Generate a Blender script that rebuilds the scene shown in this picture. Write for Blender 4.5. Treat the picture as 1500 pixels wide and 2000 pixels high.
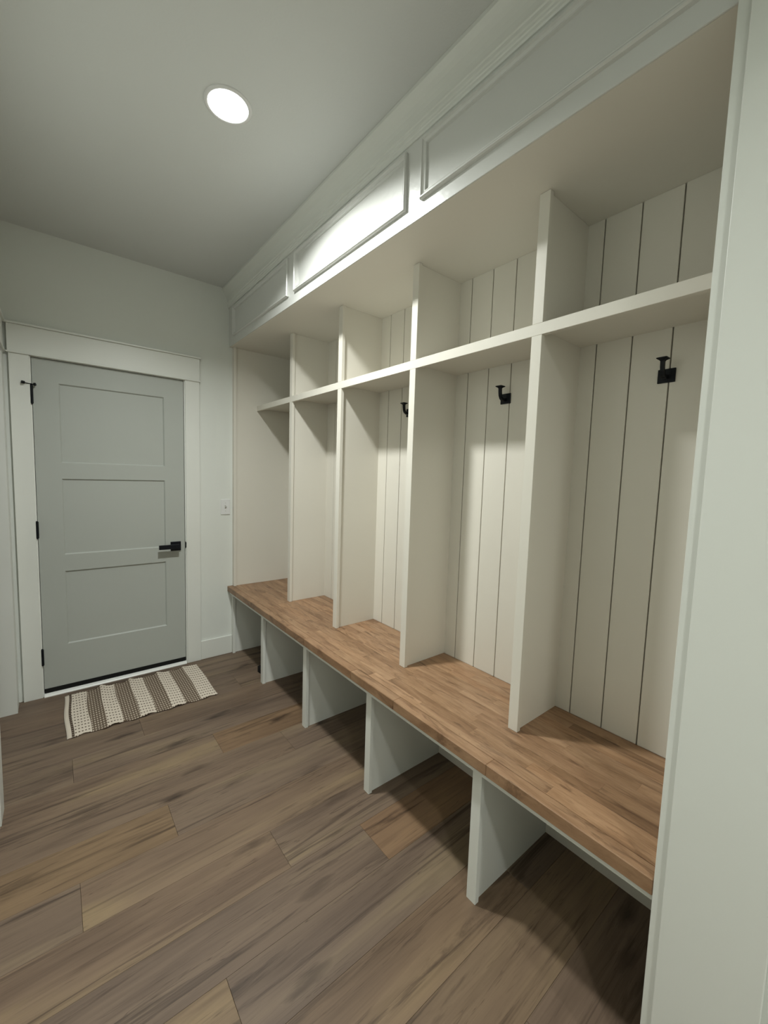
import bpy, bmesh, math, random
from mathutils import Vector, Matrix
random.seed(7)
SC = bpy.context.scene
for o in list(bpy.data.objects): bpy.data.objects.remove(o)

# ------------------------------------------------------------------ camera
cam = bpy.data.cameras.new('camera'); co = bpy.data.objects.new('camera', cam); SC.collection.objects.link(co)
R = Vector((0.77934631, -0.62579264, 0.03166856)); U = Vector((0.02940071, 0.08700655, 0.9957738)); F = Vector((0.62590329, 0.77512156, -0.08620698))
m = Matrix.Identity(4)
for i in range(3): m[i][0] = R[i]; m[i][1] = U[i]; m[i][2] = -F[i]
m.translation = Vector((-1.03842818, -3.1750398, 1.42068495)); co.matrix_world = m
cam.sensor_fit = 'HORIZONTAL'; cam.sensor_width = 36.0; cam.lens = 36.0 * 798.9606 / 1500.0
cam.clip_start = 0.01; cam.clip_end = 50
SC.camera = co

# ------------------------------------------------------------------ world, exposure, lamp settings
w = bpy.data.worlds.new('world'); SC.world = w; w.use_nodes = True
w.node_tree.nodes['Background'].inputs[0].default_value = (0.6, 0.65, 0.7, 1); w.node_tree.nodes['Background'].inputs[1].default_value = 0.05
SC.view_settings.view_transform = 'Standard'; SC.view_settings.look = 'None'
SC.view_settings.gamma = 1.0; SC.view_settings.use_curve_mapping = False
SC.view_settings.exposure = 0.0
LAMP_COLOR = (0.975, 1.0, 0.97)
LAMP_NEAR = 29.5       # watts of the lamp seen in the photograph
LAMP_HALL = 26.0       # base watts for the hall lamp and the two added fill lights

# ------------------------------------------------------------------ measures
H = 2.747; ZF = 2.339; XK = 0.485; XD = 0.206; ZB = 0.536; ZBB = 0.4957; YE = -2.914
DIV = [-0.5895, -1.1885, -1.7845, -2.3812]; SW = 0.037
S1, S0, SB = 1.934, 1.896, 1.915

# ------------------------------------------------------------------ helpers
def link(o): SC.collection.objects.link(o); return o
def tag(o, label=None, cat=None, group=None, kind=None):
    if label: o['label'] = label
    if cat: o['category'] = cat
    if group: o['group'] = group
    if kind: o['kind'] = kind
    return o
def empty(name, loc, label=None, cat=None, group=None, kind=None, parent=None):
    o = link(bpy.data.objects.new(name, None)); o.location = loc; o.empty_display_size = 0.05
    if parent: o.parent = parent
    return tag(o, label, cat, group, kind)
def wloc(o):
    v = Vector(o.location)
    while o.parent: o = o.parent; v += Vector(o.location)
    return v
def add_box(bm, a, b, bev=0.0, seg=1):
    x0, x1 = sorted((a[0], b[0])); y0, y1 = sorted((a[1], b[1])); z0, z1 = sorted((a[2], b[2]))
    vs = [bm.verts.new(p) for p in ((x0,y0,z0),(x1,y0,z0),(x1,y1,z0),(x0,y1,z0),(x0,y0,z1),(x1,y0,z1),(x1,y1,z1),(x0,y1,z1))]
    fs = [bm.faces.new([vs[i] for i in q]) for q in ((0,3,2,1),(4,5,6,7),(0,1,5,4),(1,2,6,5),(2,3,7,6),(3,0,4,7))]
    if bev > 0:
        es = list({e for f in fs for e in f.edges})
        bmesh.ops.bevel(bm, geom=es, offset=bev, segments=seg, affect='EDGES', profile=0.5)
def add_cyl(bm, a, b, r, n=20, r2=None):
    a = Vector(a); b = Vector(b); d = (b - a); q = Vector((0,0,1)).rotation_difference(d.normalized())
    mt = Matrix.Translation((a + b) / 2) @ q.to_matrix().to_4x4()
    bmesh.ops.create_cone(bm, cap_ends=True, segments=n, radius1=r, radius2=r if r2 is None else r2, depth=d.length, matrix=mt)
def add_sweep(bm, prof, path, closed=False):
    """profile = list of (u,v); path = list of (origin, uvec, vvec)"""
    rings = []
    for (o, u, v) in path:
        rings.append([bm.verts.new(Vector(o) + Vector(u) * p[0] + Vector(v) * p[1]) for p in prof])
    n = len(prof); k = len(rings)
    for i in range(k if closed else k - 1):
        a = rings[i]; b = rings[(i + 1) % k]
        for j in range(n): bm.faces.new((a[j], a[(j+1) % n], b[(j+1) % n], b[j]))
    if not closed: bm.faces.new(rings[0][::-1]); bm.faces.new(rings[-1])
def obj(name, bm, mat, parent=None, center=True, smooth=False, origin=None):
    """link the bmesh (world coordinates) as one mesh object whose origin sits at its middle"""
    bmesh.ops.recalc_face_normals(bm, faces=bm.faces)
    xs = [v.co for v in bm.verts]
    c = Vector([(min(v[i] for v in xs) + max(v[i] for v in xs)) / 2 for i in range(3)]) if origin is None else Vector(origin)
    bmesh.ops.translate(bm, verts=bm.verts, vec=-c)
    me = bpy.data.meshes.new(name); bm.to_mesh(me); bm.free()
    mats = mat if isinstance(mat, (list, tuple)) else [mat]
    for mm in mats: me.materials.append(mm)
    if smooth:
        for p in me.polygons: p.use_smooth = True
    o = link(bpy.data.objects.new(name, me))
    if parent: o.parent = parent; o.location = c - wloc(parent)
    else: o.location = c
    return o
def box(name, a, b, mat, parent=None, bev=0.0, seg=1):
    bm = bmesh.new(); add_box(bm, a, b, bev, seg); return obj(name, bm, mat, parent)
def boxes(name, lst, mat, parent=None, bev=0.0):
    bm = bmesh.new()
    for a, b in lst: add_box(bm, a, b, bev)
    return obj(name, bm, mat, parent)
def struct(o, label=None): return tag(o, label=label, kind='structure')

# ------------------------------------------------------------------ materials
def srgb(r, g, b):
    f = lambda c: (c/255/12.92) if c/255 <= 0.04045 else ((c/255 + 0.055) / 1.055) ** 2.4
    return (f(r), f(g), f(b), 1)
def mat(name):
    mm = bpy.data.materials.new(name); mm.use_nodes = True; nt = mm.node_tree
    return mm, nt, nt.nodes, nt.links, nt.nodes['Principled BSDF']
def paint(name, col, rough, bump=0.02, scale=220, spec=0.5, coat=0.0):
    mm, nt, N, L, P = mat(name)
    tc = N.new('ShaderNodeTexCoord'); no = N.new('ShaderNodeTexNoise'); no.inputs['Scale'].default_value = scale; no.inputs['Detail'].default_value = 3
    bp = N.new('ShaderNodeBump'); bp.inputs['Strength'].default_value = bump; bp.inputs['Distance'].default_value = 0.002
    L.new(tc.outputs['Object'], no.inputs['Vector']); L.new(no.outputs['Fac'], bp.inputs['Height']); L.new(bp.outputs['Normal'], P.inputs['Normal'])
    n2 = N.new('ShaderNodeTexNoise'); n2.inputs['Scale'].default_value = 2.3; n2.inputs['Detail'].default_value = 2
    L.new(tc.outputs['Object'], n2.inputs['Vector'])
    mx = N.new('ShaderNodeMixRGB'); mx.inputs[1].default_value = col; mx.inputs[2].default_value = (col[0]*.965, col[1]*.965, col[2]*.955, 1)
    L.new(n2.outputs['Fac'], mx.inputs[0]); L.new(mx.outputs[0], P.inputs['Base Color'])
    P.inputs['Roughness'].default_value = rough; P.inputs['Specular IOR Level'].default_value = spec
    P.inputs['Coat Weight'].default_value = coat
    return mm
M_WALL = paint('wall paint', srgb(222, 225, 219), 0.62, 0.12, 160, 0.35)
M_CEIL = paint('ceiling paint', srgb(216, 219, 217), 0.85, 0.2, 120, 0.2)
M_TRIM = paint('trim paint', srgb(225, 227, 221), 0.36, 0.10, 55, 0.5)
M_GLOSS = paint('frieze gloss paint', srgb(216, 217, 213), 0.27, 0.28, 40, 0.5)
M_LOCK = paint('locker paint', srgb(222, 218, 207), 0.42, 0.06, 70, 0.45)
M_DOOR = paint('grey door paint', srgb(177, 181, 175), 0.45, 0.05, 120, 0.45)
M_GAP = paint('groove shade paint', srgb(150, 146, 132), 0.8)
M_BLACK = paint('matte black metal', srgb(5, 10, 17), 0.5, 0.02, 300, 0.28)
M_RUB = paint('black rubber', srgb(16, 16, 15), 0.75, 0.05, 200, 0.3)
M_PLAST = paint('white switch plastic', srgb(224, 225, 224), 0.3, 0.0, 100, 0.5)
M_SILL = paint('white vinyl threshold', srgb(235, 236, 232), 0.3, 0.01, 100, 0.5)
M_SUB = paint('dark subfloor', srgb(42, 34, 26), 0.9)
M_SCREW = paint('screw metal', srgb(190, 190, 186), 0.35)

def obj_vec(N, L, scale):
    """object coordinates + random offset per object, stretched"""
    tc = N.new('ShaderNodeTexCoord'); oi = N.new('ShaderNodeObjectInfo')
    mu = N.new('ShaderNodeVectorMath'); mu.operation = 'SCALE'
    cb = N.new('ShaderNodeCombineXYZ')
    m1 = N.new('ShaderNodeMath'); m1.operation = 'MULTIPLY'; m1.inputs[1].default_value = 37.0
    m2 = N.new('ShaderNodeMath'); m2.operation = 'MULTIPLY'; m2.inputs[1].default_value = 91.0
    m3 = N.new('ShaderNodeMath'); m3.operation = 'MULTIPLY'; m3.inputs[1].default_value = 57.0
    for k, q in enumerate((m1, m2, m3)): L.new(oi.outputs['Random'], q.inputs[0]); L.new(q.outputs[0], cb.inputs[k])
    ad = N.new('ShaderNodeVectorMath'); ad.operation = 'ADD'
    L.new(tc.outputs['Object'], ad.inputs[0]); L.new(cb.outputs[0], ad.inputs[1])
    return ad.outputs[0], oi
def stretched(N, L, src, sc):
    v = N.new('ShaderNodeVectorMath'); v.operation = 'MULTIPLY'; v.inputs[1].default_value = sc; L.new(src, v.inputs[0]); return v.outputs[0]
def noise(N, L, src, scale, detail=4, dist=0.0, rough=0.55):
    n = N.new('ShaderNodeTexNoise'); n.inputs['Scale'].default_value = scale; n.inputs['Detail'].default_value = detail
    n.inputs['Distortion'].default_value = dist; n.inputs['Roughness'].default_value = rough; L.new(src, n.inputs['Vector']); return n.outputs['Fac']
def ramp(N, L, src, stops, interp='LINEAR'):
    r = N.new('ShaderNodeValToRGB'); r.color_ramp.interpolation = interp; e = r.color_ramp.elements
    while len(e) < len(stops): e.new(0.5)
    for q, (p, c) in zip(e, stops): q.position = p; q.color = c if len(c) == 4 else (*c, 1)
    L.new(src, r.inputs[0]); return r.outputs[0]
def mix(N, L, fac, a, b, mode='MIX'):
    x = N.new('ShaderNodeMixRGB'); x.blend_type = mode
    for s, i in ((fac, 0), (a, 1), (b, 2)):
        if hasattr(s, 'links') or isinstance(s, bpy.types.NodeSocket): L.new(s, x.inputs[i])
        else: x.inputs[i].default_value = s
    return x.outputs[0]

def floor_material():
    mm, nt, N, L, P = mat('vinyl oak plank')
    src, oi = obj_vec(N, L, 1)
    W = (1, 1, 1, 1); K = (0, 0, 0, 1)
    # broad colour drift along the board: grey-brown to tan
    n0 = noise(N, L, stretched(N, L, src, (0.8, 4.5, 1)), 1.1, 3, 0.8)
    base = ramp(N, L, n0, [(0.33, srgb(102, 86, 73)), (0.47, srgb(113, 96, 81)), (0.58, srgb(120, 103, 86)), (0.72, srgb(133, 116, 92))])
    # soft growth bands that bend round the knots
    n1 = noise(N, L, stretched(N, L, src, (0.8, 15, 1)), 2.0, 4, 1.3, 0.55)
    band = ramp(N, L, n1, [(0.36, (0.84, 0.83, 0.82)), (0.5, (1.0,)*3), (0.64, (1.08, 1.08, 1.07))])
    c = mix(N, L, 0.85, base, band, 'MULTIPLY')
    n2 = noise(N, L, stretched(N, L, src, (2.2, 70, 1)), 2.6, 5, 0.3, 0.65)
    fine = ramp(N, L, n2, [(0.3, (0.86, 0.85, 0.84)), (0.52, W), (0.75, (1.07, 1.06, 1.04))])
    c = mix(N, L, 0.55, c, fine, 'MULTIPLY')
    # dark smoky streaks
    n3 = noise(N, L, stretched(N, L, src, (0.50, 9.5, 1)), 2.1, 8, 0.9, 0.66)
    dk = ramp(N, L, n3, [(0.55, K), (0.60, (0.42,)*3), (0.67, (0.85,)*3)])
    c = mix(N, L, dk, c, srgb(62, 50, 41))
    # thin dark and light grain lines
    n5 = noise(N, L, stretched(N, L, src, (0.55, 22, 1)), 2.0, 3, 1.6, 0.5)
    ln = ramp(N, L, n5, [(0.484, K), (0.499, (0.75,)*3), (0.512, K), (0.60, K), (0.615, (0.0,)*3)])
    msk = noise(N, L, stretched(N, L, src, (0.7, 4.0, 1)), 1.8, 2)
    mk = ramp(N, L, msk, [(0.46, K), (0.56, W)])
    lm = mix(N, L, 1.0, ln, mk, 'MULTIPLY')
    c = mix(N, L, lm, c, srgb(66, 53, 42))
    # knots
    vo = N.new('ShaderNodeTexVoronoi'); vo.inputs['Scale'].default_value = 2.1; vo.inputs['Randomness'].default_value = 1.0
    dn = noise(N, L, stretched(N, L, src, (3, 12, 1)), 3.0, 3)
    cc = N.new('ShaderNodeCombineXYZ'); L.new(dn, cc.inputs[0]); L.new(dn, cc.inputs[1])
    dv = N.new('ShaderNodeVectorMath'); dv.operation = 'SCALE'; dv.inputs['Scale'].default_value = 0.2; L.new(cc.outputs[0], dv.inputs[0])
    ad = N.new('ShaderNodeVectorMath'); ad.operation = 'ADD'; L.new(stretched(N, L, src, (1.0, 3.2, 0.0)), ad.inputs[0]); L.new(dv.outputs[0], ad.inputs[1])
    L.new(ad.outputs[0], vo.inputs['Vector'])
    kn = ramp(N, L, vo.outputs['Distance'], [(0.03, (0.95,)*3), (0.075, (0.6,)*3), (0.19, K)])
    c = mix(N, L, kn, c, srgb(50, 39, 31))
    c = mix(N, L, 1.0, c, oi.outputs['Color'], 'MULTIPLY')
    L.new(c, P.inputs['Base Color'])
    P.inputs['Roughness'].default_value = 0.50; P.inputs['Specular IOR Level'].default_value = 0.35
    bp = N.new('ShaderNodeBump'); bp.inputs['Strength'].default_value = 0.12; bp.inputs['Distance'].default_value = 0.001
    L.new(n2, bp.inputs['Height']); L.new(bp.outputs['Normal'], P.inputs['Normal'])
    return mm
M_FLOOR = floor_material()

def block_material():
    mm, nt, N, L, P = mat('butcher block wood')
    src, oi = obj_vec(N, L, 1); K = (0, 0, 0, 1)
    n1 = noise(N, L, stretched(N, L, src, (11, 1.8, 4)), 2.2, 5, 0.9, 0.6)
    base = ramp(N, L, n1, [(0.30, srgb(124, 95, 70)), (0.43, srgb(146, 115, 87)), (0.56, srgb(158, 127, 98)), (0.72, srgb(172, 141, 111))])
    n2 = noise(N, L, stretched(N, L, src, (75, 7.0, 20)), 3.0, 5, 0.2, 0.72)
    fine = ramp(N, L, n2, [(0.30, (0.74, 0.71, 0.68)), (0.52, (1, 1, 1)), (0.75, (1.10, 1.09, 1.07))])
    c = mix(N, L, 0.75, base, fine, 'MULTIPLY')
    n3 = noise(N, L, stretched(N, L, src, (17, 2.6, 4)), 2.0, 6, 1.0, 0.66)
    dk = ramp(N, L, n3, [(0.55, K), (0.62, (0.45,)*3), (0.72, (0.8,)*3)])
    c = mix(N, L, dk, c, srgb(92, 66, 47))
    c = mix(N, L, 1.0, c, oi.outputs['Color'], 'MULTIPLY')
    L.new(c, P.inputs['Base Color']); P.inputs['Roughness'].default_value = 0.42; P.inputs['Specular IOR Level'].default_value = 0.4
    bp = N.new('ShaderNodeBump'); bp.inputs['Strength'].default_value = 0.08; bp.inputs['Distance'].default_value = 0.001
    L.new(n2, bp.inputs['Height']); L.new(bp.outputs['Normal'], P.inputs['Normal'])
    return mm
M_BLOCK = block_material()

def emission(name, col, s):
    mm, nt, N, L, P = mat(name); e = N.new('ShaderNodeEmission'); e.inputs[0].default_value = (*col, 1); e.inputs[1].default_value = s
    L.new(e.outputs[0], N['Material Output'].inputs[0]); return mm

def weave(name, ground, dot, px, py, w, h, shift=False):
    """woven cloth: grid of little dashes, object coordinates"""
    mm, nt, N, L, P = mat(name)
    tc = N.new('ShaderNodeTexCoord'); sp = N.new('ShaderNodeSeparateXYZ'); L.new(tc.outputs['Object'], sp.inputs[0])
    def cell(sock, period, width):
        a = N.new('ShaderNodeMath'); a.operation = 'DIVIDE'; a.inputs[1].default_value = period; L.new(sock, a.inputs[0])
        f = N.new('ShaderNodeMath'); f.operation = 'FRACT'; L.new(a.outputs[0], f.inputs[0])
        s = N.new('ShaderNodeMath'); s.operation = 'SUBTRACT'; s.inputs[1].default_value = 0.5; L.new(f.outputs[0], s.inputs[0])
        b = N.new('ShaderNodeMath'); b.operation = 'ABSOLUTE'; L.new(s.outputs[0], b.inputs[0])
        l = N.new('ShaderNodeMath'); l.operation = 'LESS_THAN'; l.inputs[1].default_value = width; L.new(b.outputs[0], l.inputs[0]); return l.outputs[0]
    m1 = N.new('ShaderNodeMath'); m1.operation = 'MULTIPLY'; L.new(cell(sp.outputs[0], px, w), m1.inputs[0]); L.new(cell(sp.outputs[1], py, h), m1.inputs[1])
    no = noise(N, L, tc.outputs['Object'], 180, 3)
    g = mix(N, L, no, ground, tuple(min(1, c*0.82) for c in ground[:3]) + (1,))
    c = mix(N, L, m1.outputs[0], g, dot); L.new(c, P.inputs['Base Color'])
    P.inputs['Roughness'].default_value = 0.95; P.inputs['Specular IOR Level'].default_value = 0.1
    bp = N.new('ShaderNodeBump'); bp.inputs['Strength'].default_value = 0.5; bp.inputs['Distance'].default_value = 0.002
    n2 = noise(N, L, tc.outputs['Object'], 420, 2); ad = N.new('ShaderNodeMath'); ad.operation = 'SUBTRACT'; L.new(n2, ad.inputs[0]); L.new(m1.outputs[0], ad.inputs[1])
    L.new(ad.outputs[0], bp.inputs['Height']); L.new(bp.outputs['Normal'], P.inputs['Normal'])
    return mm
CREAM = srgb(222, 211, 195); TAUPE = srgb(112, 98, 84)
M_CREAM = weave('cream weave', CREAM, srgb(104, 90, 78), 0.0145, 0.034, 0.26, 0.15)
M_TAUPE = weave('taupe weave', TAUPE, srgb(196, 184, 167), 0.0130, 0.024, 0.24, 0.24)
M_CREAMP = weave('plain cream weave', CREAM, srgb(205, 194, 176), 0.008, 0.008, 0.2, 0.2)
M_YARN = weave('dark yarn', srgb(84, 72, 62), srgb(150, 138, 122), 0.01, 0.022, 0.4, 0.12)

# ------------------------------------------------------------------ room shell
YR = -7.2      # end wall of the hall
XO = -2.5      # far side of the space beyond the left opening
floor = struct(empty('floor', (0, 0, 0)), 'grey-brown oak-look plank floor')
sub = box('subfloor', (XO, YR - .1, -0.06), (0.52, 0.12, -0.0085), M_SUB, floor)
PW = 0.1905; Y0 = -0.975
GREY = [(1.0, 1.0, 1.0), (0.95, 0.95, 0.96), (1.04, 1.02, 1.0), (0.98, 0.96, 0.93), (0.92, 0.92, 0.93), (1.0, 0.98, 0.97)]
TAN = (1.22, 1.13, 0.90)
special = {(0, 1): (1.20, 1.08, 0.88), (2, 0): (1.17, 1.10, 0.90), (5, 1): (1.26, 1.10, 0.90), (6, 0): (1.22, 1.18, 0.98), (7, 0): (1.08, 1.04, 0.93), (7, 1): (1.08, 1.02, 0.9), (-1, 0): (0.93, .93, .93), (1, 0): (0.98, .97, .95), (3, 1): (1.03, 1.0, 0.95), (4, 0): (1.02, .98, .93), (8, 1): (1.06, 1.02, 0.92)}
JX = [-0.41, -0.107, -0.702, -1.01]
meshes = {}
rows = int((Y0 - YR) / PW) + 1
for k in range(-6, rows):
    y1 = Y0 - PW * k; y0 = y1 - PW
    y1 = min(y1, 0.10)
    if y0 >= y1: continue
    jx = JX[k % 4]
    edges = [jx + 1.22 * n for n in range(-3, 3)]
    xs = [XO] + [e for e in edges if XO + 0.05 < e < 0.45] + [0.50]
    for a, b in zip(xs, xs[1:]):
        side = 0 if b <= jx + 0.001 and b > jx - 0.01 else (1 if abs(a - jx) < 0.01 else 2)
        if k * 1.0 >= 0 and y1 < -3.3 and False: continue
        key = (round(b - a, 4), round(y1 - y0, 4))
        if key not in meshes:
            bm = bmesh.new(); dx = (b - a) / 2 - 0.0003; dy = (y1 - y0) / 2 - 0.0003
            add_box(bm, (-dx, -dy, -0.008), (dx, dy, 0), 0.0006)
            me = bpy.data.meshes.new('plank'); bm.to_mesh(me); bm.free(); me.materials.append(M_FLOOR); meshes[key] = me
        o = link(bpy.data.objects.new('plank', meshes[key])); o.parent = floor
        o.location = ((a + b) / 2, (y0 + y1) / 2, 0)
        c = special.get((k, side), random.choice(GREY)); o.color = (*c, 1)

ceiling = struct(box('ceiling', (XO - .1, YR - .1, H), (0.6, 0.15, H + 0.1), M_CEIL))
# door wall
DX0, DX1, DZ = -1.1225, -0.3165, 2.042
wall_back = struct(boxes('wall_back', [((XO, 0, 0), (DX0 - 0.02, 0.12, H)), ((DX1 + 0.02, 0, 0), (0.6, 0.12, H)), ((DX0 - 0.02, 0, DZ + 0.012), (DX1 + 0.02, 0.12, H))], M_WALL))
box('backing', (DX0 - .1, 0.12, 0), (DX1 + .1, 0.14, DZ + .1), M_RUB, wall_back)
# wall behind the lockers, then the stub beyond them
wall_right = struct(boxes('wall_right', [((0.497, 0.12, 0), (0.6, -2.94, H)), ((-0.011, -2.937, 0), (0.6, YR, H))], M_WALL))
XL = -1.258
wall_left = struct(boxes('wall_left', [((XL, 0.0, 0), (XL - 0.115, -0.12, H)), ((XL, -1.0, 0), (XL - 0.115, YR, H)), ((XL, -0.12, 2.045), (XL - 0.115, -1.0, H))], M_WALL))
wall_front = struct(box('wall_front', (XO, YR, 0), (0.6, YR - 0.1, H), M_WALL))
wall_far_left = struct(boxes('wall_side', [((XO, 0.12, 0), (XO - .1, YR, H)), ((XO, -1.9, 0), (XL - .115, -2.0, H))], M_WALL))
struct(box('trim_5', (XL + 0.0, -3.16, ZF), (-0.011, -3.28, H), M_WALL), 'dropped wall over the passage behind the camera')

# left cased opening
cas = struct(empty('trim_2', (-1.249, -0.56, 0)), 'white casing round the opening in the left wall')
box('casing_leg', (-1.2578, -0.028, 0), (-1.240, -0.12, 2.049), M_TRIM, cas, 0.0015)
box('casing_leg', (-1.2578, -1.0, 0), (-1.240, -1.092, 2.049), M_TRIM, cas, 0.0015)
box('casing_header', (-1.2578, -0.022, 2.049), (-1.237, -1.098, 2.208), M_TRIM, cas, 0.0015)
box('casing_cap', (-1.2578, -0.02, 2.208), (-1.228, -1.105, 2.220), M_TRIM, cas, 0.001)
box('casing_fillet', (-1.2578, -0.022, 2.045), (-1.231, -1.100, 2.055), M_TRIM, cas, 0.001)
boxes('jamb', [((-1.24, -0.1195, 0), (-1.375, -0.1385, 2.045)), ((-1.24, -1.0005, 0), (-1.375, -0.981, 2.045)), ((-1.24, -0.12, 2.045), (-1.375, -1.0, 2.026))], M_TRIM, cas)
struct(box('baseboard_left', (XL, -0.001, 0), (XL + 0.014, -0.028, 0.142), M_TRIM, None, 0.001), 'short white baseboard in the left corner')
struct(box('baseboard_front', (XL, -1.093, 0), (XL + 0.014, -3.2, 0.142), M_TRIM, None, 0.001), 'white baseboard along the left wall')

# baseboard right of the door
struct(box('baseboard_back', (-0.2135, -0.0005, 0), (0.016, -0.0145, 0.142), M_TRIM, None, 0.002), 'white baseboard between door casing and lockers')

# door casing
dc = struct(empty('trim_1', (-0.72, -0.01, 0)), 'flat white door casing with wide header')
box('casing_leg', (-1.2195, -0.0005, 0), (DX0 - 0.008, -0.018, 2.049), M_TRIM, dc, 0.0015)
box('casing_leg', (DX1 + 0.008, -0.0005, 0), (-0.2140, -0.018, 2.049), M_TRIM, dc, 0.0015)
box('casing_header', (-1.2240, -0.0005, 2.056), (-0.2120, -0.021, 2.206), M_TRIM, dc, 0.0015)
box('casing_cap', (-1.2350, -0.0005, 2.206), (-0.2050, -0.032, 2.217), M_TRIM, dc, 0.001)
box('casing_fillet', (-1.2300, -0.0005, 2.047), (-0.2080, -0.027, 2.056), M_TRIM, dc, 0.0015)

# ------------------------------------------------------------------ door
door = struct(empty('door_1', (-0.7195, 0.02, 0)), 'grey three-panel door with black hardware')
boxes('jamb', [((DX0 - 0.0195, -0.008, 0), (DX0 - 0.0025, 0.115, DZ + 0.012)), ((DX1 + 0.0025, -0.008, 0), (DX1 + 0.0195, 0.115, DZ + 0.012)), ((DX0 - 0.0195, -0.008, DZ + 0.003), (DX1 + 0.0195, 0.115, DZ + 0.0118))], M_TRIM, door)
ZD0 = 0.046
PX0, PX1 = -1.003, -0.4385
PZ = [(0.308, 0.774), (0.877, 1.345), (1.442, 1.912)]
def door_slab():
    bm = bmesh.new(); yf = 0.001
    zs = [ZD0] + [z for p in PZ for z in p] + [DZ]
    add_box(bm, (DX0, yf + 0.012, ZD0), (DX1, yf + 0.044, DZ))
    add_box(bm, (DX0, yf, ZD0), (PX0, yf + 0.0119, DZ)); add_box(bm, (PX1, yf, ZD0), (DX1, yf + 0.0119, DZ))
    for i in range(0, len(zs), 2): add_box(bm, (PX0, yf, zs[i]), (PX1, yf + 0.0119, zs[i + 1]))
    return bm
slab = obj('slab', door_slab(), M_DOOR, door)
for (z0, z1) in PZ:     # recessed flat panel with a small sloping bead round it
    bm = bmesh.new(); b = 0.007; yf = 0.0012; yb = 0.0095
    o_ = [(PX0, yf, z0), (PX1, yf, z0), (PX1, yf, z1), (PX0, yf, z1)]
    i_ = [(PX0 + b, yb, z0 + b), (PX1 - b, yb, z0 + b), (PX1 - b, yb, z1 - b), (PX0 + b, yb, z1 - b)]
    k_ = [(p[0], 0.0128, p[2]) for p in o_]
    A = [bm.verts.new(p) for p in o_]; B = [bm.verts.new(p) for p in i_]; C = [bm.verts.new(p) for p in k_]
    for j in range(4):
        bm.faces.new((A[j], A[(j+1) % 4], B[(j+1) % 4], B[j])); bm.faces.new((C[j], C[(j+1) % 4], A[(j+1) % 4], A[j]))
    bm.faces.new(B); bm.faces.new(C[::-1])
    obj('panel', bm, M_DOOR, door)
box('door_sweep', (DX0 + 0.001, -0.001, 0.0165), (DX1 - 0.001, 0.042, ZD0 - 0.0005), M_RUB, door, 0.002)
bm = bmesh.new()
add_sweep(bm, [(0, 0), (0.075, 0), (0.075, 0.010), (0.060, 0.016), (0.022, 0.016), (0.004, 0.009), (0, 0.004)],
          [((DX0 - 0.002, -0.024, 0.0002), (0, 1, 0), (0, 0, 1)), ((DX1 + 0.002, -0.024, 0.0002), (0, 1, 0), (0, 0, 1))])
obj('threshold', bm, M_SILL, door)
for n, (z0, z1) in enumerate([(1.776, 1.884), (0.987, 1.091), (0.202, 0.306)]):
    bm = bmesh.new(); hx = DX0 - 0.003
    add_cyl(bm, (hx, -0.0135, z0 + 0.003), (hx, -0.0135, z1 - 0.003), 0.0072, 16)
    for k in range(1, 5):
        zc = z0 + 0.003 + (z1 - z0 - 0.006) * k / 5
        add_cyl(bm, (hx, -0.0135, zc - 0.0006), (hx, -0.0135, zc + 0.0006), 0.0062, 16)
    add_cyl(bm, (hx, -0.0135, z1 - 0.003), (hx, -0.0135, z1 + 0.002), 0.006, 16, 0.0035)
    add_cyl(bm, (hx, -0.0135, z0 - 0.002), (hx, -0.0135, z0 + 0.003), 0.0035, 16, 0.006)
    add_box(bm, (hx + 0.0012, -0.009, z0 + .003), (hx + 0.0040, -0.001, z1 - .003))
    hg = obj('hinge', bm, M_BLACK, door)
    if n == 0:
        bm = bmesh.new(); zt = z1 + 0.0025
        bmesh.ops.create_uvsphere(bm, u_segments=14, v_segments=8, radius=0.0085, matrix=Matrix.Translation((hx, -0.0135, zt)) @ Matrix.Diagonal((1, 1, .6, 1)))
        add_cyl(bm, (hx, -0.0135, zt), (hx - 0.032, -0.030, zt + 0.003), 0.0026, 12)
        add_cyl(bm, (hx - 0.029, -0.0285, zt + 0.003), (hx - 0.041, -0.034, zt + 0.004), 0.0075, 16, 0.0088)
        add_cyl(bm, (hx, -0.0135, zt), (hx + 0.014, -0.021, zt), 0.0028, 12)
        add_cyl(bm, (hx + 0.012, -0.020, zt), (hx + 0.019, -0.0235, zt), 0.0085, 16)
        tag(obj('hinge_pin_stop', bm, M_BLACK, hg), 'small black hinge-pin door stop with two bumpers')
# lever handle
LH = box('handle_rose', (-0.4095, 0.0008, 0.8475), (-0.3435, -0.0095, 0.9125), M_BLACK, door, 0.0015)
bm = bmesh.new(); add_cyl(bm, (-0.3765, -0.009, 0.880), (-0.3765, -0.040, 0.880), 0.0125, 20)
add_box(bm, (-0.4900, -0.040, 0.8685), (-0.3605, -0.0560, 0.8985), 0.002)
tag(obj('lever', bm, M_BLACK, LH), 'flat black lever pointing left')
bm = bmesh.new(); n = 14
ringf = []; pts = [(DX1 + 0.0015, -0.0085, 0.853)] + [(DX1 + 0.0015 + 0.0115 * math.sin(math.pi * k / n), -0.0085, 0.858 + 0.054 * k / n) for k in range(n + 1)] + [(DX1 + 0.0015, -0.0085, 0.917)]
A = [bm.verts.new(p) for p in pts]; B = [bm.verts.new((p[0], p[1] - 0.0022, p[2])) for p in pts]
for j in range(len(pts)): bm.faces.new((A[j], A[(j+1) % len(pts)], B[(j+1) % len(pts)], B[j]))
bm.faces.new(A); bm.faces.new(B[::-1]); obj('strike_plate', bm, M_BLACK, door)

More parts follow.
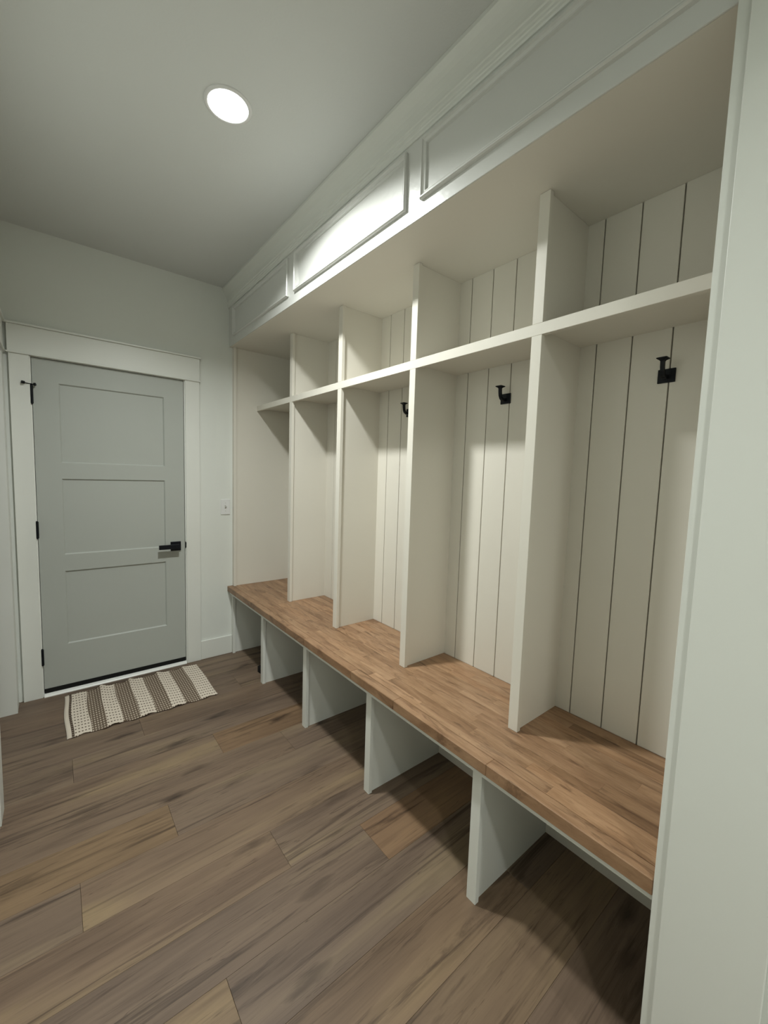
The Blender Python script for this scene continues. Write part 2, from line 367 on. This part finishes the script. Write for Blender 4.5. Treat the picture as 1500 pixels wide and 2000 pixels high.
# ------------------------------------------------------------------ light switch
sw = empty('light_switch', (-0.029, 0, 1.153), 'white toggle light switch on the wall between door and lockers', 'light switch')
bm = bmesh.new(); add_box(bm, (-0.0635, -0.0004, 1.0945), (0.0055, -0.0062, 1.2105), 0.0025, 2); pl = obj('cover_plate', bm, M_PLAST, sw)
box('toggle_slot', (-0.0345, -0.0062, 1.1400), (-0.0235, -0.0068, 1.1650), M_GAP, pl)
bm = bmesh.new(); add_sweep(bm, [(-0.0045, -0.005), (0.0045, -0.005), (0.0035, 0.005), (-0.0035, 0.005)], [((-0.029, -0.0066, 1.150), (1, 0, 0), (0, 0, 1)), ((-0.029, -0.0175, 1.160), (1, 0, 0), (0, 0, .7))])
obj('toggle', bm, M_PLAST, pl)
for z in (1.1225, 1.1830):
    bm = bmesh.new(); add_cyl(bm, (-0.029, -0.0060, z), (-0.029, -0.0070, z), 0.003, 14); obj('screw', bm, M_SCREW, pl)

# ------------------------------------------------------------------ lockers
lk = empty('locker_unit', (0.35, -1.45, ZB), 'tall white built-in open lockers with plank back, five bays above the bench', 'lockers')
TW = 0.018
# plank back boards
GY = -1.298; GP = 0.1168
ys = sorted({GY + GP * k for k in range(-16, 12)}); ys = [y for y in ys if YE + 0.03 < y < -0.05]
ys = [YE + 0.002] + ys + [-0.001]
box('back_panel', (0.4965, -0.001, ZB), (0.4935, YE, ZF), M_GAP, lk)
bmeshes = {}
for a, b in zip(ys, ys[1:]):
    key = round(b - a, 4)
    if key not in bmeshes:
        bm = bmesh.new(); d = (b - a) / 2 - 0.0020; add_box(bm, (-0.0042, -d, -(ZF - ZB) / 2), (0.0042, d, (ZF - ZB) / 2), 0.0008)
        me = bpy.data.meshes.new('back_board'); bm.to_mesh(me); bm.free(); me.materials.append(M_LOCK); bmeshes[key] = me
    o = link(bpy.data.objects.new('back_board', bmeshes[key])); o.parent = lk
    o.location = Vector((0.4892, (a + b) / 2, (ZF + ZB) / 2)) - wloc(lk)
# dividers
for y in DIV:
    yc = y - SW / 2
    dv = box('divider', (XD + 0.019, yc - TW / 2 + .0, ZB + 0.0005), (XK, yc + TW / 2, ZF - 0.0005), M_LOCK, lk)
    box('face_stile', (XD, y, ZB + 0.0005), (XD + 0.019, y - SW, S0), M_LOCK, dv, 0.0008)
    box('face_stile', (XD, y, S1), (XD + 0.019, y - SW, ZF - 0.0005), M_LOCK, dv, 0.0008)
# end panel on the door wall
ep = box('end_panel', (0.043, -0.0005, ZB + 0.0005), (XK, -0.0195, ZF - 0.0005), M_LOCK, lk)
box('face_stile', (0.024, -0.0005, ZB + 0.0005), (0.043, -0.0375, ZF - 0.0005), M_LOCK, ep, 0.0008)
ep2 = box('end_panel', (0.0, YE, ZB + 0.0005), (XK + .01, YE - 0.0185, ZF - 0.0005), M_LOCK, lk)
# shelves (one board per bay) and the long face rail
edges = [-0.0195] + [v for y in DIV for v in (y - SW / 2 + TW / 2, y - SW / 2 - TW / 2)] + [YE]
for i in range(5):
    a, b = edges[2 * i], edges[2 * i + 1]
    box('shelf', (XD + 0.0185, a - 0.0003, SB), (XK - .0004, b + 0.0003, S1 - 0.0003), M_LOCK, lk)
box('shelf_rail', (XD - 0.0002, -0.0198, S0), (XD + 0.0187, YE + 0.0003, S1), M_LOCK, lk, 0.001)

# frieze box above the lockers
fz = empty('frieze', (0.25, -1.45, ZF), 'glossy white overhead frieze with panel moulding above the open lockers', 'frieze')
box('frieze_board', (0.0, -0.0005, ZF), (0.005, YE + 0.0005, H - 0.0005), M_GLOSS, fz, 0.0006)
box('soffit', (0.0052, -0.0005, ZF), (0.496, YE + 0.0005, ZF + 0.018), M_LOCK, fz)
prof = [(0, 0), (0.0, 0.011), (0.003, 0.0155), (0.007, 0.0155), (0.010, 0.011), (0.017, 0.0075), (0.019, 0.0085), (0.021, 0.0085), (0.023, 0.0)]
for (ya, yb, za, zb) in [(-0.107, -0.994, 2.392, 2.592), (-1.071, -1.966, 2.392, 2.592), (-2.046, -2.880, 2.392, 2.592)]:
    bm = bmesh.new(); P4 = [(ya, za), (yb, za), (yb, zb), (ya, zb)]; path = []
    for (yy, zz) in P4:
        sy = -1 if yy == ya else 1; sz = 1 if zz == za else -1
        path.append(((0.0, yy, zz), (0, sy, sz), (-1, 0, 0)))
    add_sweep(bm, prof, path, closed=True); obj('panel_moulding', bm, M_GLOSS, fz)
# crown
bm = bmesh.new()
cp = [(0, 2.612), (-0.005, 2.612), (-0.0085, 2.616), (-0.0085, 2.624), (-0.011, 2.627), (-0.011, 2.634), (-0.0145, 2.637), (-0.0145, 2.648), (-0.0175, 2.651), (-0.0175, 2.660),
      (-0.0185, 2.674), (-0.022, 2.689), (-0.0275, 2.703), (-0.0350, 2.716), (-0.0430, 2.727), (-0.0475, 2.733), (-0.0475, 2.7465), (0, 2.7465)]
add_sweep(bm, cp, [((0, -0.0004, 0), (1, 0, 0), (0, 0, 1)), ((0, YE - 0.0, 0), (1, 0, 0), (0, 0, 1))])
struct(obj('trim_3', bm, M_TRIM), 'white crown moulding above the frieze')

# tall post and trim board at the near end
po = struct(empty('trim_4', (0, -3.0, 0)), 'white post and flat trim board at the near end of the lockers')
box('post', (-0.018, YE - 0.0005, 0), (-0.0003, -2.9368, H - .0005), M_TRIM, po, 0.0012)
box('post_side', (0.0, YE - 0.019, 0), (0.49, -2.9365, H - 0.0005), M_TRIM, po)
box('trim_board', (-0.029, -2.937, 0), (-0.0112, -3.104, H - 0.0005), M_TRIM, po, 0.0015, 2)

# ------------------------------------------------------------------ bench
bb = empty('shoe_cubby_unit', (0.25, -1.45, 0), 'white bench base divided into five open shoe cubbies under the wooden seat', 'bench base')
XU = 0.017
box('top_rail', (0.0, -0.0005, 0.4725), (0.478, YE + 0.0005, ZBB - 0.0005), M_TRIM, bb, 0.001)
box('back_panel', (0.479, -0.0005, 0.0002), (0.489, YE + 0.0005, ZBB), M_LOCK, bb)
for y in DIV:
    yc = y - SW / 2
    dv = box('divider', (XU + 0.019, yc - TW / 2, 0.0002), (0.4788, yc + TW / 2, 0.472), M_TRIM, bb)
    box('face_stile', (XU, y, 0.0002), (XU + 0.019, y - SW, 0.472), M_TRIM, dv, 0.0008)
ep = box('end_panel', (XU + 0.019, -0.0005, 0.0002), (0.4788, -0.0195, 0.472), M_TRIM, bb)
box('face_stile', (XU, -0.0005, 0.0002), (XU + 0.019, -0.0375, 0.472), M_TRIM, ep, 0.0008)

bt = empty('butcher_block_seat', (0.235, -1.45, ZBB), 'brown butcher-block bench top running under the white lockers', 'bench top')
random.seed(21)
xr = [-0.015, 0.027, 0.071, 0.116, 0.161, 0.206, 0.251, 0.296, 0.341, 0.386, 0.431, 0.4848]
TONE = [(1.0, 1.0, 1.0), (0.93, 0.92, 0.90), (1.09, 1.08, 1.06), (0.87, 0.84, 0.82), (1.06, 1.02, 0.98), (0.98, 0.97, 0.95), (1.02, 1.0, 0.98)]
for i in range(11):
    y = -0.0008; L_ = random.uniform(0.12, 0.5)
    while y > YE + 0.001:
        ye = max(y - L_, YE + 0.0006)
        if ye - (YE + 0.0006) < 0.1: ye = YE + 0.0006
        bm = bmesh.new(); add_box(bm, (xr[i], y, ZBB), (xr[i + 1] - 0.00012, ye + 0.00012, ZB), 0.0022 if i == 0 else 0.0002)
        o = obj('stave', bm, M_BLOCK, bt)
        c = random.choice(TONE) if random.random() > 0.07 else (0.76, 0.72, 0.68)
        if i == 0: c = (0.86, 0.84, 0.82) if random.random() < 0.6 else (0.95, 0.93, 0.92)
        o.color = (*c, 1)
        y = ye; L_ = random.choice((0.22, 0.3, 0.38, 0.45, 0.55))

# ------------------------------------------------------------------ coat hooks
def make_hook(y, z, label):
    t = empty('coat_hook', (XK, y, z), label, 'coat hook', 'black coat hooks in the lockers')
    bm = bmesh.new(); add_box(bm, (XK - 0.0002, y - 0.0245, z - 0.0215), (XK - 0.0055, y + 0.0245, z + 0.0215), 0.0015, 2); obj('mounting_plate', bm, M_BLACK, t)
    # arm: square section, runs out of the plate, turns up
    bm = bmesh.new(); path = []
    x0 = XK - 0.0052
    pts = [(x0, z - 0.004), (x0 - 0.010, z - 0.006), (x0 - 0.022, z - 0.006), (x0 - 0.031, z - 0.001), (x0 - 0.0365, z + 0.009), (x0 - 0.039, z + 0.022), (x0 - 0.040, z + 0.037)]
    for i, p in enumerate(pts):
        a = pts[max(0, i - 1)]; b = pts[min(len(pts) - 1, i + 1)]; tx, tz = b[0] - a[0], b[1] - a[1]; l = math.hypot(tx, tz); tx /= l; tz /= l
        path.append(((p[0], y, p[1]), (0, 1, 0), (-tz, 0, tx)))
    s = 0.0055; add_sweep(bm, [(-s, -s), (s, -s), (s, s), (-s, s)], path); obj('hook_arm', bm, M_BLACK, t)
    bm = bmesh.new(); xc = x0 - 0.040; zt = z + 0.037
    lv = [(0.0058, 0), (0.0075, 0.003), (0.0145, 0.0075), (0.0145, 0.0100), (0.0105, 0.0115)]
    rings = [[bm.verts.new((xc + sx * r, y + sy * r, zt + h)) for sx, sy in ((-1, -1), (1, -1), (1, 1), (-1, 1))] for r, h in lv]
    for a, b in zip(rings, rings[1:]):
        for j in range(4): bm.faces.new((a[j], a[(j+1) % 4], b[(j+1) % 4], b[j]))
    bm.faces.new(rings[0][::-1]); bm.faces.new(rings[-1]); obj('hook_cap', bm, M_BLACK, t)
    return t
def copy_tree(o, parent=None):
    c = link(o.copy()); c.parent = parent
    for ch in o.children: copy_tree(ch, c)
    return c
h0 = make_hook(-2.6935, 1.7665, 'square black coat hook on the plank back of the nearest locker bay')
h1 = copy_tree(h0); h1.location.y = -2.0985; h1.location.z = 1.7695; h1['label'] = 'square black coat hook on the plank back of the second locker bay from the camera'
h2 = copy_tree(h0); h2.location.y = -1.486; h2.location.z = 1.7715; h2['label'] = 'black coat hook half hidden behind a divider in the middle locker bay'

# ------------------------------------------------------------------ ceiling lamps
M_GLOW = emission('lamp glow', LAMP_COLOR, 6.0)
def lamp(x, y, s, label):
    t = empty('ceiling_light', (x, y, H), label, 'ceiling light', 'recessed ceiling lights')
    bm = bmesh.new(); n = 56; rp = [(0.083, 0), (0.0825, -0.0025), (0.079, -0.0048), (0.0725, -0.0052), (0.0695, -0.0040), (0.0695, 0)]
    rr = [[bm.verts.new((x + r * math.cos(2*math.pi*k/n), y + r * math.sin(2*math.pi*k/n), H + z)) for k in range(n)] for r, z in rp]
    for a, b in zip(rr, rr[1:]):
        for k in range(n): bm.faces.new((a[k], a[(k+1) % n], b[(k+1) % n], b[k]))
    obj('trim_ring', bm, M_PLAST, t, smooth=True)
    bm = bmesh.new(); n = 48
    vs = [bm.verts.new((x + 0.0693 * math.cos(2*math.pi*k/n), y + 0.0693 * math.sin(2*math.pi*k/n), H - 0.0035)) for k in range(n)]
    v2 = [bm.verts.new((v.co.x, v.co.y, H - 0.0005)) for v in vs]
    bm.faces.new(vs[::-1]); bm.faces.new(v2)
    for k in range(n): bm.faces.new((vs[k], vs[(k+1) % n], v2[(k+1) % n], v2[k]))
    obj('diffuser', bm, M_GLOW, t)
    ld = bpy.data.lights.new('lamp_light', 'AREA'); ld.shape = 'DISK'; ld.size = 0.138; ld.energy = s; ld.color = LAMP_COLOR; ld.spread = math.radians(145)
    lo = link(bpy.data.objects.new('lamp_light', ld)); lo.parent = t; lo.location = (0, 0, -0.006)
lamp(-0.505, -1.538, LAMP_NEAR, 'round bright recessed ceiling light above the bench')
lamp(-1.03, -4.08, LAMP_HALL * 0.55, 'round recessed ceiling light in the hall just behind the camera')
lamp(-1.9, -5.9, LAMP_HALL * 1.35, 'added unseen fill light at the left of the hall end')  # invented fixture, added to lift the lower door wall
lamp(-0.5, -5.9, LAMP_HALL * 1.35, 'added unseen fill light at the right of the hall end')  # second added fill, brightens the door wall from behind the camera

# ------------------------------------------------------------------ rug
def rug():
    bd = [(-1.031, 'p'), (-1.010, 'y'), (-0.998, 'c'), (-0.922, 't'), (-0.850, 'c'), (-0.775, 't'), (-0.689, 'c'), (-0.608, 't'), (-0.526, 'c'), (-0.447, 't'), (-0.361, 'c'), (-0.263, None)]
    mi = {'c': 0, 't': 1, 'p': 2, 'y': 3}
    ridges = [(-0.850, 0.021), (-0.689, 0.018), (-0.526, 0.016), (-0.361, 0.010), (-1.0, 0.003)]
    xs = []; ms = []
    for (a, k), (b, _) in zip(bd, bd[1:]):
        n = max(1, round((b - a) / 0.009))
        for i in range(n): xs.append(a + (b - a) * i / n); ms.append(mi[k])
    xs.append(bd[-1][0]); NY = 44
    def zz(x, v):
        z = 0.0012
        for c, h in ridges:
            d = x - c; s = 0.030 if d > 0 else 0.020
            z += h * math.exp(-(d / s) ** 2) * (0.20 + 0.80 * (1 - v) ** 1.2)
            z += 0.35 * h * math.exp(-((x - c - 0.035) / 0.022) ** 2) * max(0, v - 0.75) * 4
        return z + 0.0012 * math.sin(x * 61 + v * 9) * math.sin(v * 17 + x * 23) + 0.0012
    bm = bmesh.new(); top = []; bot = []
    for x in xs:
        ct = []; cb = []
        for j in range(NY + 1):
            v = j / NY; xx = x + 0.004 * math.sin(v * 7 + x * 5) * (1 if x < -0.9 else .6)
            wob = 0.006 * math.sin(x * 38) * abs(2 * v - 1) + 0.004 * math.sin(x * 97) * abs(2 * v - 1) ** 3
            y = -0.082 - 0.506 * v + wob; z = zz(x, v)
            ct.append(bm.verts.new((xx, y, z + 0.0035))); cb.append(bm.verts.new((xx, y, z)))
        top.append(ct); bot.append(cb)
    nx = len(xs) - 1
    for i in range(nx):
        for j in range(NY):
            f = bm.faces.new((top[i][j], top[i+1][j], top[i+1][j+1], top[i][j+1])); f.material_index = ms[i]
            f = bm.faces.new((bot[i][j], bot[i][j+1], bot[i+1][j+1], bot[i+1][j])); f.material_index = ms[i]
        for j in (0, NY):
            f = bm.faces.new((top[i][j], bot[i][j], bot[i+1][j], top[i+1][j])); f.material_index = ms[i]
    for i in (0, nx):
        for j in range(NY):
            f = bm.faces.new((top[i][j], top[i][j+1], bot[i][j+1], bot[i][j])); f.material_index = 2 if i == 0 else 0
    o = obj('rug', bm, [M_CREAM, M_TAUPE, M_CREAMP, M_YARN], smooth=True, origin=(-0.647, -0.335, 0))
    tag(o, 'small rumpled cream and taupe striped rug on the floor before the grey door', 'rug')
rug()

# ------------------------------------------------------------------ black door wedge under the bench
bm = bmesh.new()
add_sweep(bm, [(0, 0), (0.115, 0), (0.115, 0.008), (0.03, 0.040), (0.0, 0.044)], [((0.055, -0.438, 0.0003), (0.12, -0.99, 0), (0, 0, 1)), ((0.098, -0.433, 0.0003), (0.12, -0.99, 0), (0, 0, 1))])
bmesh.ops.bevel(bm, geom=list(bm.edges), offset=0.002, segments=1, affect='EDGES')
tag(obj('door_wedge', bm, M_RUB), 'small black rubber wedge on the floor in the cubby nearest the door', 'door wedge')
